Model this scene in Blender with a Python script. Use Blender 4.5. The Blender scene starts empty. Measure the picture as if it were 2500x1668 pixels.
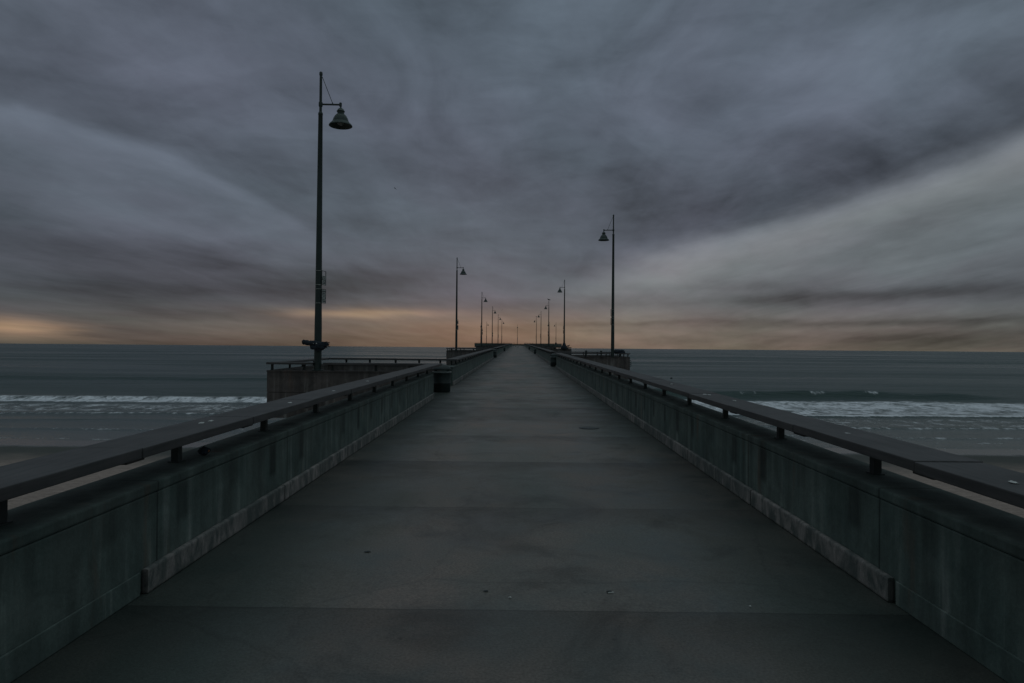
import bpy, bmesh, math, random
import numpy as np
from mathutils import Vector, Matrix, Euler, noise as mn
R = math.radians
random.seed(7)
S = bpy.context.scene
COL = S.collection

# ------------------------------------------------------------------ camera
cd = bpy.data.cameras.new('camera'); cam = bpy.data.objects.new('camera', cd); COL.objects.link(cam)
cd.sensor_width = 36.0; cd.lens = 24.0; cd.clip_start = 0.05; cd.clip_end = 90000
cam.matrix_world = Matrix.Translation((0, 0, 1.75)) @ Matrix.Rotation(0.0090, 4, 'Z') @ Matrix.Rotation(math.pi/2 + 0.0090, 4, 'X') @ Matrix.Rotation(0.0084, 4, 'Z')
S.camera = cam
S.view_settings.view_transform = 'Standard'; S.view_settings.look = 'None'
S.view_settings.exposure = 0.0; S.view_settings.gamma = 1.0
SLOPE = 0.00876          # the pier climbs gently away from the beach

# ------------------------------------------------------------------ node helper
class NT:
    def __init__(s, tree): s.t = tree; s.n = tree.nodes; s.l = tree.links
    def new(s, typ, **kw):
        n = s.n.new(typ)
        for k, v in kw.items(): setattr(n, k, v)
        return n
    def put(s, inp, v):
        if isinstance(v, bpy.types.NodeSocket): s.l.new(v, inp)
        elif v is not None: inp.default_value = v
    def m(s, op, a, b=None, c=None, clamp=False):
        n = s.new('ShaderNodeMath', operation=op, use_clamp=clamp)
        s.put(n.inputs[0], a); s.put(n.inputs[1], b)
        if c is not None: s.put(n.inputs[2], c)
        return n.outputs[0]
    def add(s, a, b): return s.m('ADD', a, b)
    def sub(s, a, b): return s.m('SUBTRACT', a, b)
    def mul(s, a, b): return s.m('MULTIPLY', a, b)
    def div(s, a, b): return s.m('DIVIDE', a, b)
    def xyz(s, x, y, z):
        n = s.new('ShaderNodeCombineXYZ'); s.put(n.inputs[0], x); s.put(n.inputs[1], y); s.put(n.inputs[2], z); return n.outputs[0]
    def sep(s, v):
        n = s.new('ShaderNodeSeparateXYZ'); s.put(n.inputs[0], v); return n.outputs
    def noise(s, vec, scale, detail=4, rough=0.55, dist=0.0):
        n = s.new('ShaderNodeTexNoise'); s.put(n.inputs['Vector'], vec)
        n.inputs['Scale'].default_value = scale; n.inputs['Detail'].default_value = detail
        n.inputs['Roughness'].default_value = rough; n.inputs['Distortion'].default_value = dist
        return n.outputs[0]
    def mapr(s, v, a, b, c=0.0, d=1.0, kind='LINEAR'):
        n = s.new('ShaderNodeMapRange', interpolation_type=kind); n.clamp = True
        s.put(n.inputs['Value'], v)
        for k, x in zip(('From Min', 'From Max', 'To Min', 'To Max'), (a, b, c, d)): s.put(n.inputs[k], x)
        return n.outputs[0]
    def mix(s, f, a, b, mode='MIX'):
        n = s.new('ShaderNodeMix', data_type='RGBA', blend_type=mode)
        s.put(n.inputs[0], f)
        for i, v in ((6, a), (7, b)):
            if isinstance(v, tuple) and len(v) == 3: v = (*v, 1)
            s.put(n.inputs[i], v)
        return n.outputs[2]
    def ramp(s, f, stops, interp='LINEAR'):
        n = s.new('ShaderNodeValToRGB'); cr = n.color_ramp; cr.interpolation = interp
        while len(cr.elements) < len(stops): cr.elements.new(0.5)
        for e, (p, c) in zip(cr.elements, stops): e.position = p; e.color = (*c, 1)
        s.put(n.inputs[0], f); return n.outputs[0]
    def vscale(s, vec, x, y, z):
        n = s.new('ShaderNodeVectorMath', operation='MULTIPLY'); s.put(n.inputs[0], vec); n.inputs[1].default_value = (x, y, z); return n.outputs[0]
    def scl(s, col, f):
        n = s.new('ShaderNodeVectorMath', operation='SCALE'); s.put(n.inputs[0], col); s.put(n.inputs['Scale'], f); return n.outputs[0]
    def vadd(s, a, b):
        n = s.new('ShaderNodeVectorMath', operation='ADD'); s.put(n.inputs[0], a); s.put(n.inputs[1], b); return n.outputs[0]

def lin(r, g, b):
    f = lambda c: (c/255)/12.92 if c/255 <= 0.04045 else ((c/255+0.055)/1.055)**2.4
    return (f(r), f(g), f(b))

# ------------------------------------------------------------------ world: dusk overcast
SUN_EL, SUN_AZ = R(1.5), R(-4)
W = bpy.data.worlds.new('World'); S.world = W; W.use_nodes = True
w = NT(W.node_tree); w.n.clear()
geo = w.new('ShaderNodeTexCoord').outputs['Generated']
dx, dy, dz = w.sep(geo)
az = w.m('ARCTAN2', dx, dy)
el = w.m('ARCTAN2', dz, w.m('SQRT', w.add(w.mul(dx, dx), w.mul(dy, dy))))
# flat cloud deck coordinates (streets of cloud running out to sea)
zz = w.add(w.m('ABSOLUTE', dz), 0.11)
cx, cy = w.div(dx, zz), w.div(dy, zz)
deck = w.xyz(w.add(cx, w.mul(cy, -0.20)), w.mul(cy, 0.55), 0.0)
n_big = w.noise(deck, 0.95, 5, 0.52, 0.35)
n_mid = w.noise(w.vscale(deck, 1.0, 0.8, 1), 3.6, 5, 0.58, 0.6)
n_str = w.noise(w.xyz(w.mul(az, 1.6), w.mul(el, 22.0), 3.1), 1.0, 4, 0.55, 0.4)
n_iso = w.noise(w.xyz(w.mul(az, 1.0), w.mul(el, 1.9), 0.7), 3.6, 6, 0.54, 1.1)
n_fin = w.noise(w.xyz(w.mul(az, 1.0), w.mul(el, 2.6), 4.7), 13.0, 5, 0.6, 0.5)
n_fan = w.noise(w.xyz(w.mul(w.add(cx, w.mul(cy, 0.06)), 2.4), w.mul(cy, 0.16), 9.0), 1.0, 6, 0.58, 0.35)
# domain warp for the hand-placed cloud masses
wn = w.new('ShaderNodeTexNoise'); w.put(wn.inputs['Vector'], deck); wn.inputs['Scale'].default_value = 1.7; wn.inputs['Detail'].default_value = 4
wx, wy, wz_ = w.sep(wn.outputs['Color'])
elc = w.mapr(el, 0.0, 0.35, 0.06, 1.0)
az2 = w.add(az, w.mul(w.sub(wx, 0.5), 0.12))
el2 = w.add(el, w.mul(w.mul(w.sub(wy, 0.5), 0.075), elc))
def ae(px, py):
    u, v = (px - 1265)/1667.0, (849 + 0.0084*(px-1265) - py)/1667.0
    a = math.atan(u); return a, math.atan(v*math.cos(a))
def blob(p0, p1, half, amp, power=2):
    """a soft streak of cloud between two points of the sky, in azimuth / elevation"""
    a0, e0 = ae(*p0); a1, e1 = ae(*p1)
    cxx, cyy = (a0+a1)/2, (e0+e1)/2
    L = math.hypot(a1-a0, e1-e0)/2*0.85; t = math.atan2(e1-e0, a1-a0); h = half/1667.0
    ua = w.sub(az2, cxx); ue = w.sub(el2, cyy)
    p = w.add(w.mul(ua, math.cos(t)/L), w.mul(ue, math.sin(t)/L))
    q = w.add(w.mul(ua, -math.sin(t)/h), w.mul(ue, math.cos(t)/h))
    g = w.m('EXPONENT', w.mul(w.add(w.mul(p, p), w.mul(q, q)), -0.7))
    return w.mul(g, amp*1.4 if half > 8 else amp)
F = [((-250, 330), (560, 600), 60, .06), ((-200, 520), (480, 640), 34, -.26), ((380, 590), (660, 650), 22, -.26),
     ((-100, 90), (640, 400), 60, -.20), ((640, 690), (1020, 690), 34, -.36), ((-100, 690), (720, 715), 24, -.26), ((-100, 780), (700, 765), 16, -.18),
     ((1420, 520), (2150, 430), 66, -.26), ((2000, 440), (2600, 200), 46, -.22), ((1480, 420), (1560, 470), 60, -.14),
     ((1500, 742), (2700, 690), 14, -.36), ((1640, 705), (2100, 680), 14, -.14), ((1760, 792), (2700, 776), 8, -.60), ((1300, 795), (1900, 780), 5, -.24), ((1900,838),(2900,815),16,-.26),
     ((1100, 480), (1450, 300), 120, -.10), ((1700, 150), (2400, 100), 120, .12), ((900, 150), (1500, 60), 90, .08), ((850, 500), (1250, 520), 70, .08), ((480,540),(760,600),40,.12),
     ((700, 765), (1100, 770), 9, .20), ((1000, 660), (1500, 690), 50, .12), ((1050, 800), (1500, 808), 6, -.16), ((-150, 790), (170, 800), 22, .40), ((-100,845),(900,850),10,-.2)]
def edge(p3, sharp, decay, pa, pb, amp):
    """underside of a cloud sheet: a soft curved edge, bright just beneath it and fading downwards"""
    (a0, e0), (a1, e1), (a2, e2) = [ae(*p) for p in p3]
    c = np.polyfit([a0, a1, a2], [e0, e1, e2], 2)
    ee = w.add(w.mul(w.add(w.mul(az2, float(c[0])), float(c[1])), az2), float(c[2]))
    q = w.mul(w.sub(ee, el2), 1667.0)
    g = w.mul(w.mapr(q, -sharp, sharp, 0, 1, 'SMOOTHSTEP'), w.m('EXPONENT', w.mul(w.m('MAXIMUM', q, 0.0), -1.0/decay)))
    A, B = ae(*pa)[0], ae(*pb)[0]; sft = 0.15
    g = w.mul(g, w.mul(w.mapr(az, A - sft, A + sft, 0, 1, 'SMOOTHSTEP'), w.mapr(az, B - sft*2, B + sft*2, 1, 0, 'SMOOTHSTEP')))
    return w.mul(g, amp)
tot = None
for f in F:
    b = blob(*f); tot = b if tot is None else w.add(tot, b)
# the same cloud deck goes on behind and beside the viewer
tot = w.add(tot, edge(((1513, 658), (1990, 515), (2500, 325)), 46, 95, (1480, 600), (3600, 600), 1.30))
tot = w.add(tot, edge(((0, 248), (330, 335), (650, 505)), 28, 50, (-900, 300), (600, 300), .85))
lum = w.add(1.0, tot)
lum = w.add(lum, w.mul(w.sub(n_big, 0.5), 0.85))
lum = w.add(lum, w.mul(w.sub(n_mid, 0.5), 0.45))
lum = w.add(lum, w.mul(w.mul(w.sub(n_str, 0.5), w.mapr(el, 0.02, 0.30, 0.70, 0.12)), 1.0))
hi = w.mapr(el, 0.05, 0.20, 0.25, 1.0)
lum = w.add(lum, w.mul(w.mul(w.sub(n_iso, 0.5), 1.15), hi))
lum = w.add(lum, w.mul(w.mul(w.sub(n_fin, 0.5), 0.40), hi))
lay = w.noise(w.xyz(w.mul(az, 1.4), w.mul(w.sub(el, w.mul(az, 0.22)), 30.0), 6.3), 1.0, 5, 0.6, 0.5)
lum = w.add(lum, w.mul(w.mul(w.sub(lay, 0.5), 0.75), w.mul(w.mapr(az, 0.05, 0.35, 0.0, 1.0), w.mapr(el, 0.16, 0.30, 1.0, 0.0))))
lum = w.add(lum, w.mul(w.mul(w.sub(n_fan, 0.5), 0.50), w.mapr(el, 0.02, 0.12, 0.0, 1.0)))
lum = w.mul(lum, w.mapr(az, -0.75, 0.1, 0.84, 1.0))
lum = w.mul(lum, 1.05)
lum = w.m('MAXIMUM', lum, 0.35)
e_n = w.mapr(el, 0.0, 1.2, 0.0, 1.0)
base = w.ramp(e_n, [(0.0, lin(72, 71, 68)), (0.012, lin(82, 81, 79)), (0.035, lin(87, 88, 91)), (0.065, lin(86, 90, 98)), (0.12, lin(86, 92, 102)),
                    (0.26, lin(88, 95, 107)), (0.40, lin(86, 95, 106)), (0.62, lin(114, 126, 131)), (1.0, lin(142, 156, 160))])
# warm glow sits ahead of the viewer, the rest of the horizon is cold grey
cold = w.ramp(e_n, [(0.0, lin(62, 76, 77)), (0.10, lin(74, 86, 88)), (0.3, lin(86, 98, 101)), (0.62, lin(114, 126, 131)), (1.0, lin(142, 156, 160))])
wf = w.mapr(w.m('ABSOLUTE', w.add(az, 0.05)), 0.35, 1.6, 1.0, 0.0, 'SMOOTHSTEP')
sky_c = w.mix(wf, cold, base)
warm = w.add(blob((840, 806), (1620, 800), 34, .21), w.add(blob((-200, 790), (170, 808), 18, .62), blob((680, 763), (1050, 766), 12, .35)))
warm = w.add(warm, w.mul(w.mapr(el, 0.0, 0.06, 0.26, 0.0), w.mapr(w.m('ABSOLUTE', w.sub(az, 0.05)), 0.25, 0.75, 1.0, 0.40)))
warm = w.m('MULTIPLY', warm, w.mapr(n_str, 0.3, 0.7, 0.7, 1.15), clamp=True)
sky_c = w.mix(warm, sky_c, lin(148, 121, 97))
sky_c = w.mix(w.m('MULTIPLY', edge(((1513, 658), (1990, 515), (2500, 325)), 60, 220, (1420, 600), (3600, 600), .8), 0.55, clamp=True), sky_c, lin(112, 108, 100))
# faint violet / teal drift in the cloud
tint = w.mapr(w.noise(deck, 0.8, 3), 0.38, 0.62, 0.0, 1.0)
sky_c = w.mix(0.5, sky_c, w.mix(1.0, sky_c, w.mix(tint, (0.90, 1.04, 1.02), (1.04, 0.98, 1.04)), 'MULTIPLY'))
sky_c = w.scl(sky_c, lum)
nish = w.new('ShaderNodeTexSky', sky_type='NISHITA'); nish.sun_disc = False
nish.sun_elevation = SUN_EL; nish.sun_rotation = SUN_AZ
sky_c = w.vadd(sky_c, w.scl(nish.outputs[0], 0.0012))
below = w.mapr(dz, -0.02, 0.0, 0.0, 1.0)
sky_c = w.mix(below, lin(40, 50, 52), sky_c)
bg = w.new('ShaderNodeBackground'); w.put(bg.inputs[0], sky_c); bg.inputs[1].default_value = 1.0
wo = w.new('ShaderNodeOutputWorld'); w.l.new(bg.outputs[0], wo.inputs[0])

sd = bpy.data.lights.new('sun', 'SUN'); sd.energy = 0.012; sd.angle = R(20); sd.color = (1.0, 0.78, 0.62)
so = bpy.data.objects.new('sun', sd); COL.objects.link(so)
so.rotation_euler = (Vector((math.sin(SUN_AZ)*math.cos(R(7)), math.cos(SUN_AZ)*math.cos(R(7)), math.sin(R(7))))).to_track_quat('Z', 'Y').to_euler()

# ------------------------------------------------------------------ mesh helpers
class MB:
    def __init__(s): s.bm = bmesh.new()
    def box(s, x0, x1, y0, y1, z0, z1, bev=0.0, ny=1, jit=0.0):
        x0, x1 = min(x0, x1), max(x0, x1)
        vs = [s.bm.verts.new(p) for p in [(x0,y0,z0),(x1,y0,z0),(x1,y1,z0),(x0,y1,z0),(x0,y0,z1),(x1,y0,z1),(x1,y1,z1),(x0,y1,z1)]]
        fs = [s.bm.faces.new([vs[i] for i in q]) for q in [(0,3,2,1),(4,5,6,7),(0,1,5,4),(1,2,6,5),(2,3,7,6),(3,0,4,7)]]
        if bev:
            es = list({e for f in fs for e in f.edges})
            bmesh.ops.bevel(s.bm, geom=es, offset=bev, segments=2, affect='EDGES', profile=0.6)
        return s
    def rings(s, rings, cap=True, closed=False):
        vr = [[s.bm.verts.new(p) for p in r] for r in rings]
        n = len(vr[0])
        rng = range(len(vr)) if closed else range(len(vr)-1)
        for i in rng:
            a, b = vr[i], vr[(i+1) % len(vr)]
            for j in range(n):
                s.bm.faces.new((a[j], a[(j+1) % n], b[(j+1) % n], b[j]))
        if cap and not closed:
            s.bm.faces.new(vr[0][::-1]); s.bm.faces.new(vr[-1])
        return s
    def lathe(s, prof, n=24, c=(0, 0, 0), cap=True):
        return s.rings([[(c[0]+r*math.cos(2*math.pi*k/n), c[1]+r*math.sin(2*math.pi*k/n), c[2]+z) for k in range(n)] for r, z in prof], cap)
    def tube(s, pts, rad, n=10, cap=True):
        pts = [Vector(p) for p in pts]; out = []
        rs = rad if isinstance(rad, (list, tuple)) else [rad]*len(pts)
        for i, p in enumerate(pts):
            d = (pts[min(i+1, len(pts)-1)] - pts[max(i-1, 0)]).normalized()
            up = Vector((0, 0, 1)) if abs(d.z) < 0.9 else Vector((1, 0, 0))
            a = d.cross(up).normalized(); b = a.cross(d)
            out.append([tuple(p + rs[i]*(a*math.cos(2*math.pi*k/n) + b*math.sin(2*math.pi*k/n))) for k in range(n)])
        return s.rings(out, cap)
    def build(s, name, mat, parent=None, loc=None, smooth=False, shear=True, tag_=None):
        if shear:
            for v in s.bm.verts: v.co.z += SLOPE*v.co.y
        bmesh.ops.recalc_face_normals(s.bm, faces=s.bm.faces[:])
        me = bpy.data.meshes.new(name); s.bm.to_mesh(me); s.bm.free()
        me.materials.append(mat)
        if smooth:
            me.polygons.foreach_set('use_smooth', [True]*len(me.polygons))
            try: me.set_sharp_from_angle(angle=R(40))
            except Exception: pass
        o = bpy.data.objects.new(name, me); COL.objects.link(o)
        if parent: o.parent = parent
        if loc: o.location = loc
        if tag_: tag(o, *tag_)
        return o
def tag(o, label=None, cat=None, group=None, kind=None):
    if label: o['label'] = label
    if cat: o['category'] = cat
    if group: o['group'] = group
    if kind: o['kind'] = kind
    return o
def empty(name, loc, label, cat, group=None, rz=0.0):
    o = bpy.data.objects.new(name, None); COL.objects.link(o); o.location = loc; o.rotation_euler = (0, 0, rz)
    o.empty_display_size = 0.2
    return tag(o, label, cat, group)
def copy_tree(o, parent=None):
    c = o.copy(); COL.objects.link(c); c.parent = parent
    for ch in list(o.children): copy_tree(ch, c)
    return c
def dup(o, parent, loc):
    c = o.copy(); COL.objects.link(c); c.parent = parent; c.location = loc; return c
def G(y): return SLOPE*y          # deck height at distance y

# ------------------------------------------------------------------ materials
def mat(name):
    m = bpy.data.materials.new(name); m.use_nodes = True; t = NT(m.node_tree)
    b = t.n['Principled BSDF']; return m, t, b
def wpos(t): return t.new('ShaderNodeNewGeometry').outputs['Position']
def bump(t, b, h, strength, dist):
    n = t.new('ShaderNodeBump'); n.inputs['Strength'].default_value = strength; n.inputs['Distance'].default_value = dist
    t.put(n.inputs['Height'], h); t.put(b.inputs['Normal'], n.outputs[0])

def m_deck():
    m, t, b = mat('deck_concrete'); P = wpos(t); x, y, z = t.sep(P)
    fine = t.noise(P, 60, 4, 0.7); med = t.noise(P, 1.3, 6, 0.62, 0.3); big = t.noise(t.vscale(P, 0.5, 0.16, 0.5), 1.0, 4, 0.5, 0.3)
    wob = t.mul(t.sub(t.noise(t.vscale(P, .7, .7, 0), 1.6, 3), 0.5), 0.05)
    s = t.div(t.sub(t.add(y, wob), 4.46), 2.74); fr = t.m('FRACT', s); idx = t.m('FLOOR', s)
    wn = t.new('ShaderNodeTexWhiteNoise', noise_dimensions='1D'); t.put(wn.inputs['W'], idx)
    slab = t.mapr(wn.outputs[0], 0, 1, 0.82, 1.06)
    near = t.mapr(t.add(fr, t.mul(t.sub(med, .5), .35)), 0.66, 1.0, 0.0, 1.0, 'SMOOTHSTEP')   # damp stain on the near side of each joint
    joint = t.m('LESS_THAN', t.m('MINIMUM', fr, t.sub(1.0, fr)), 0.0035)
    edge = t.mapr(t.add(t.m('ABSOLUTE', x), t.mul(t.sub(med, .5), 1.6)), 0.9, 2.2, 0.0, 1.0, 'SMOOTHSTEP')   # grime along both kerbs, deepened and greened to paint in the dark corners
    c = t.mix(t.mapr(med, 0.3, 0.7), (0.084, 0.090, 0.085), (0.268, 0.200, 0.176))
    c = t.mix(t.mapr(big, 0.35, 0.68), c, (0.080, 0.104, 0.096))
    f = t.mul(slab, t.mapr(near, 0, 1, 1.0, 0.68)); f = t.mul(f, t.mapr(edge, 0, 1, 1.04, 0.42))
    f = t.mul(f, t.mapr(fine, 0.3, 0.7, 0.62, 1.38)); f = t.mul(f, t.mapr(joint, 0, 1, 1.0, 0.62))
    blot = t.noise(t.vadd(P, t.xyz(3.0, 7.0, 0.0)), 0.55, 7, 0.7, 1.2); f = t.mul(f, t.mapr(blot, 0.32, 0.50, 0.60, 1.0, 'SMOOTHSTEP'))
    scuff = t.noise(t.vscale(P, 1.0, 3.5, 1.0), 2.2, 6, 0.75, 1.5); f = t.mul(f, t.mapr(scuff, 0.60, 0.72, 1.0, 1.30))
    gum = t.new('ShaderNodeTexVoronoi'); t.put(gum.inputs['Vector'], t.vscale(P, 1, 1, 0)); gum.inputs['Scale'].default_value = 2.3
    f = t.mul(f, t.mapr(gum.outputs['Distance'], 0.025, 0.05, 0.62, 1.0))
    crn = t.new('ShaderNodeTexVoronoi', feature='DISTANCE_TO_EDGE'); t.put(crn.inputs['Vector'], t.vadd(P, t.scl(t.xyz(med, big, 0), 0.8))); crn.inputs['Scale'].default_value = 0.32
    f = t.mul(f, t.mapr(crn.outputs['Distance'], 0.0, 0.006, 0.78, 1.0))
    t.put(b.inputs['Base Color'], t.scl(t.mix(edge, t.mix(1.0, c, (1.04, 0.99, 0.96), 'MULTIPLY'), t.mix(1.0, c, (0.92, 1.06, 1.0), 'MULTIPLY')), f))
    t.put(b.inputs['Roughness'], t.mapr(med, 0.3, 0.7, 0.42, 0.72))
    bump(t, b, t.add(t.mul(fine, 0.4), med), 0.35, 0.01)
    return m
def m_wall(nm='wall_concrete', A=(0.058, 0.092, 0.084), B=(0.142, 0.172, 0.156)):
    m, t, b = mat(nm); P = wpos(t); x, y, z0 = t.sep(P)
    z = t.sub(z0, t.mul(y, SLOPE))
    fine = t.noise(P, 45, 4, 0.7); med = t.noise(P, 1.1, 6, 0.62, 0.2)
    drip = t.noise(t.vscale(P, 5.5, 5.5, 0.35), 1.0, 4, 0.6)
    # weep stains below the coping, about one a metre
    s = t.div(t.sub(y, 5.24), 0.962); fr = t.m('ABSOLUTE', t.sub(t.m('FRACT', s), 0.5)); fr = t.sub(0.5, fr)
    idx = t.m('ROUND', s); wn = t.new('ShaderNodeTexWhiteNoise', noise_dimensions='1D'); t.put(wn.inputs['W'], idx)
    st = t.mapr(t.add(fr, t.mul(t.sub(drip, .5), .10)), 0.05, 0.13, 1.0, 0.0, 'SMOOTHSTEP')
    low = t.sub(0.48, t.mul(wn.outputs[0], 0.16))
    st = t.mul(t.mul(st, t.mapr(t.sub(z, low), -0.06, 0.03, 0, 1, 'SMOOTHSTEP')), t.mapr(z, 0.62, 0.70, 1.0, 0.35))
    st = t.mul(st, t.mapr(wn.outputs[0], 0, 1, 0.25, 1.0))
    jt = t.m('FRACT', t.div(t.sub(y, 4.87), 2.75)); jt = t.m('LESS_THAN', t.m('MINIMUM', jt, t.sub(1.0, jt)), 0.004)
    pale = t.mul(t.mapr(drip, 0.57, 0.70, 0, 1), t.mapr(z, 0.1, 0.7, 1.0, 0.2))
    c = t.mix(t.mapr(med, 0.3, 0.7), A, B)
    c = t.mix(t.mul(pale, 0.7), c, (0.28, 0.285, 0.27))
    rust = t.noise(t.vscale(t.vadd(P, t.xyz(0.0, 31.0, 0.0)), 3.0, 3.0, 0.5), 1.0, 5, 0.65); c = t.mix(t.mapr(rust, 0.60, 0.74, 0.0, 0.6), c, (0.15, 0.085, 0.055))
    blot = t.noise(P, 2.6, 7, 0.72, 0.8); c = t.scl(c, t.mapr(blot, 0.34, 0.62, 0.74, 1.16))
    dark = t.mul(t.mapr(drip, 0.34, 0.60, 0.68, 1.10), t.mapr(fine, 0.3, 0.7, 0.86, 1.14))
    dark = t.mul(dark, t.mapr(st, 0, 1, 1.0, 0.30)); dark = t.mul(dark, t.mapr(jt, 0, 1, 1, 0.4))
    upper_tone = t.mapr(t.add(z, t.mul(t.sub(med, .5), .5)), 0.45, 0.74, 1.0, 0.66)  # concrete gets darker towards the top of the wall, with a ragged border
    t.put(b.inputs['Base Color'], t.scl(c, t.mul(dark, upper_tone)))
    b.inputs['Roughness'].default_value = 0.85; bump(t, b, t.add(t.mul(fine, .5), med), 0.35, 0.012)
    return m
def m_kerb():
    m, t, b = mat('kerb_concrete'); P = wpos(t); x, y, z = t.sep(P)
    fine = t.noise(P, 50, 4, 0.7); pat = t.noise(t.vscale(P, 7, 7, 3), 1.0, 5, 0.7, 0.4); med = t.noise(P, .8, 4)
    jt = t.m('FRACT', t.div(t.sub(y, 4.66), 2.75)); jt = t.m('LESS_THAN', t.m('MINIMUM', jt, t.sub(1.0, jt)), 0.004)
    c = t.mix(t.mul(t.mapr(pat, 0.42, 0.68), t.mapr(med, .35, .6, .35, 1)), (0.098, 0.108, 0.102), (0.44, 0.375, 0.355))
    f = t.mul(t.mapr(fine, 0.3, 0.7, 0.85, 1.15), t.mapr(jt, 0, 1, 1, 0.5))
    t.put(b.inputs['Base Color'], t.scl(c, f)); b.inputs['Roughness'].default_value = 0.8
    bump(t, b, t.add(pat, fine), 0.4, 0.008); return m
def m_rail():
    m, t, b = mat('rail_weathered'); P = wpos(t); x, y, z = t.sep(P)
    grain = t.noise(t.vscale(P, 30, 2.0, 30), 1.0, 5, 0.65); med = t.noise(P, 2.2, 5, 0.6)
    c = t.mix(t.mapr(grain, 0.3, 0.7), (0.050, 0.050, 0.051), (0.092, 0.082, 0.084)); c = t.scl(c, t.mapr(med, 0.3, 0.7, 0.72, 1.2))
    v = t.new('ShaderNodeTexVoronoi'); t.put(v.inputs['Vector'], t.vadd(t.vscale(P, 1, 0.45, 0), t.scl(t.xyz(grain, med, 0), 0.05))); v.inputs['Scale'].default_value = 1.9
    rnd = t.sep(v.outputs['Color'])[0]
    spot = t.mul(t.mapr(v.outputs['Distance'], 0.040, 0.062, 1, 0), t.m('GREATER_THAN', rnd, 0.55))   # gull droppings
    t.put(b.inputs['Base Color'], t.mix(t.mul(spot, 0.9), c, (0.62, 0.60, 0.56)))
    b.inputs['Roughness'].default_value = 0.7; bump(t, b, grain, 0.3, 0.006); return m
def m_plain(name, c, rough=0.6, metal=0.0, var=0.25, scale=9, bmp=0.15):
    m, t, b = mat(name); P = t.new('ShaderNodeTexCoord').outputs['Object']
    n = t.noise(P, scale, 5, 0.6); t.put(b.inputs['Base Color'], t.scl(t.mix(0.0, c, c), t.mapr(n, 0.3, 0.7, 1-var, 1+var)))
    t.put(b.inputs['Roughness'], t.mapr(n, .3, .7, max(rough-.12, 0), min(rough+.12, 1))); b.inputs['Metallic'].default_value = metal
    if bmp: bump(t, b, n, bmp, 0.01)
    return m
M = dict(deck=m_deck(), wall=m_wall(), pwall=m_wall('lookout_concrete', (0.092, 0.084, 0.080), (0.150, 0.126, 0.120)), kerb=m_kerb(), rail=m_rail(),
         post=m_plain('post_steel', (0.035, 0.042, 0.042), 0.6), pole=m_plain('pole_paint', (0.026, 0.040, 0.038), 0.5, 0, 0.3, 3),
         shade=m_plain('shade_enamel', (0.028, 0.045, 0.040), 0.42, 0, 0.2, 5), strap=m_plain('strap_steel', (0.42, 0.42, 0.40), 0.4, 0.6),
         glass=m_plain('lamp_glass', (0.20, 0.22, 0.22), 0.25), sign=m_plain('sign_enamel', (0.42, 0.43, 0.42), 0.45), mark=m_plain('sign_marks', (0.03, 0.035, 0.035), 0.5),
         bin=m_plain('bin_metal', (0.018, 0.028, 0.028), 0.55), liner=m_plain('bin_liner', (0.20, 0.22, 0.22), 0.35, 0, 0.3, 12, 0.5),
         cloth=m_plain('dark_cloth', (0.018, 0.026, 0.038), 0.9, 0, 0.4, 14, 0.6), white=m_plain('white_plastic', (0.6, 0.6, 0.58), 0.4),
         orange=m_plain('orange_print', (0.45, 0.16, 0.04), 0.5), bird=m_plain('bird_dark', (0.03, 0.032, 0.034), 0.8), gull=m_plain('gull_grey', (0.07, 0.072, 0.075), 0.8),
         pile=m_plain('pile_concrete', (0.17, 0.17, 0.16), 0.85, 0, .3, 2, .3), iron=m_plain('drain_iron', (0.045, 0.052, 0.052), 0.6), rope=m_plain('rope', (0.12, 0.11, 0.09), 0.9))

# ------------------------------------------------------------------ sea and sand
SEA = -6.25
def grid_obj(name, X, Y, Z, material, attrs=None):
    ny, nx = X.shape
    me = bpy.data.meshes.new(name)
    co = np.stack([X, Y, Z], -1).reshape(-1, 3).astype(np.float32)
    i = np.arange((ny-1)*(nx-1)); r, c = i//(nx-1), i % (nx-1); a = r*nx + c
    f = np.stack([a, a+1, a+nx+1, a+nx], -1).astype(np.int32)
    me.vertices.add(len(co)); me.vertices.foreach_set('co', co.ravel())
    me.loops.add(f.size); me.loops.foreach_set('vertex_index', f.ravel())
    me.polygons.add(len(f)); me.polygons.foreach_set('loop_start', np.arange(len(f), dtype=np.int32)*4)
    me.polygons.foreach_set('use_smooth', np.ones(len(f), dtype=bool))
    me.update(calc_edges=True); me.validate()
    for k, v in (attrs or {}).items():
        at = me.attributes.new(k, 'FLOAT', 'POINT'); at.data.foreach_set('value', v.ravel().astype(np.float32))
    me.materials.append(material)
    o = bpy.data.objects.new(name, me); COL.objects.link(o); return o
def vnoise(x, y, seed=0):
    rs = np.random.RandomState(seed); T = rs.rand(256, 256)
    xi, yi = np.floor(x).astype(int), np.floor(y).astype(int); fx, fy = x-xi, y-yi
    fx = fx*fx*(3-2*fx); fy = fy*fy*(3-2*fy)
    g = lambda a, b: T[a % 256, b % 256]
    return (g(xi, yi)*(1-fx)+g(xi+1, yi)*fx)*(1-fy) + (g(xi, yi+1)*(1-fx)+g(xi+1, yi+1)*fx)*fy - 0.5
def fbm(x, y, seed=0, o=4):
    return sum(vnoise(x*2**k+7.3*k, y*2**k+3.1*k, seed+k)/2**k for k in range(o))
def sst(a, b, v): 
    u = np.clip((v-a)/(b-a), 0, 1); return u*u*(3-2*u)

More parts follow.
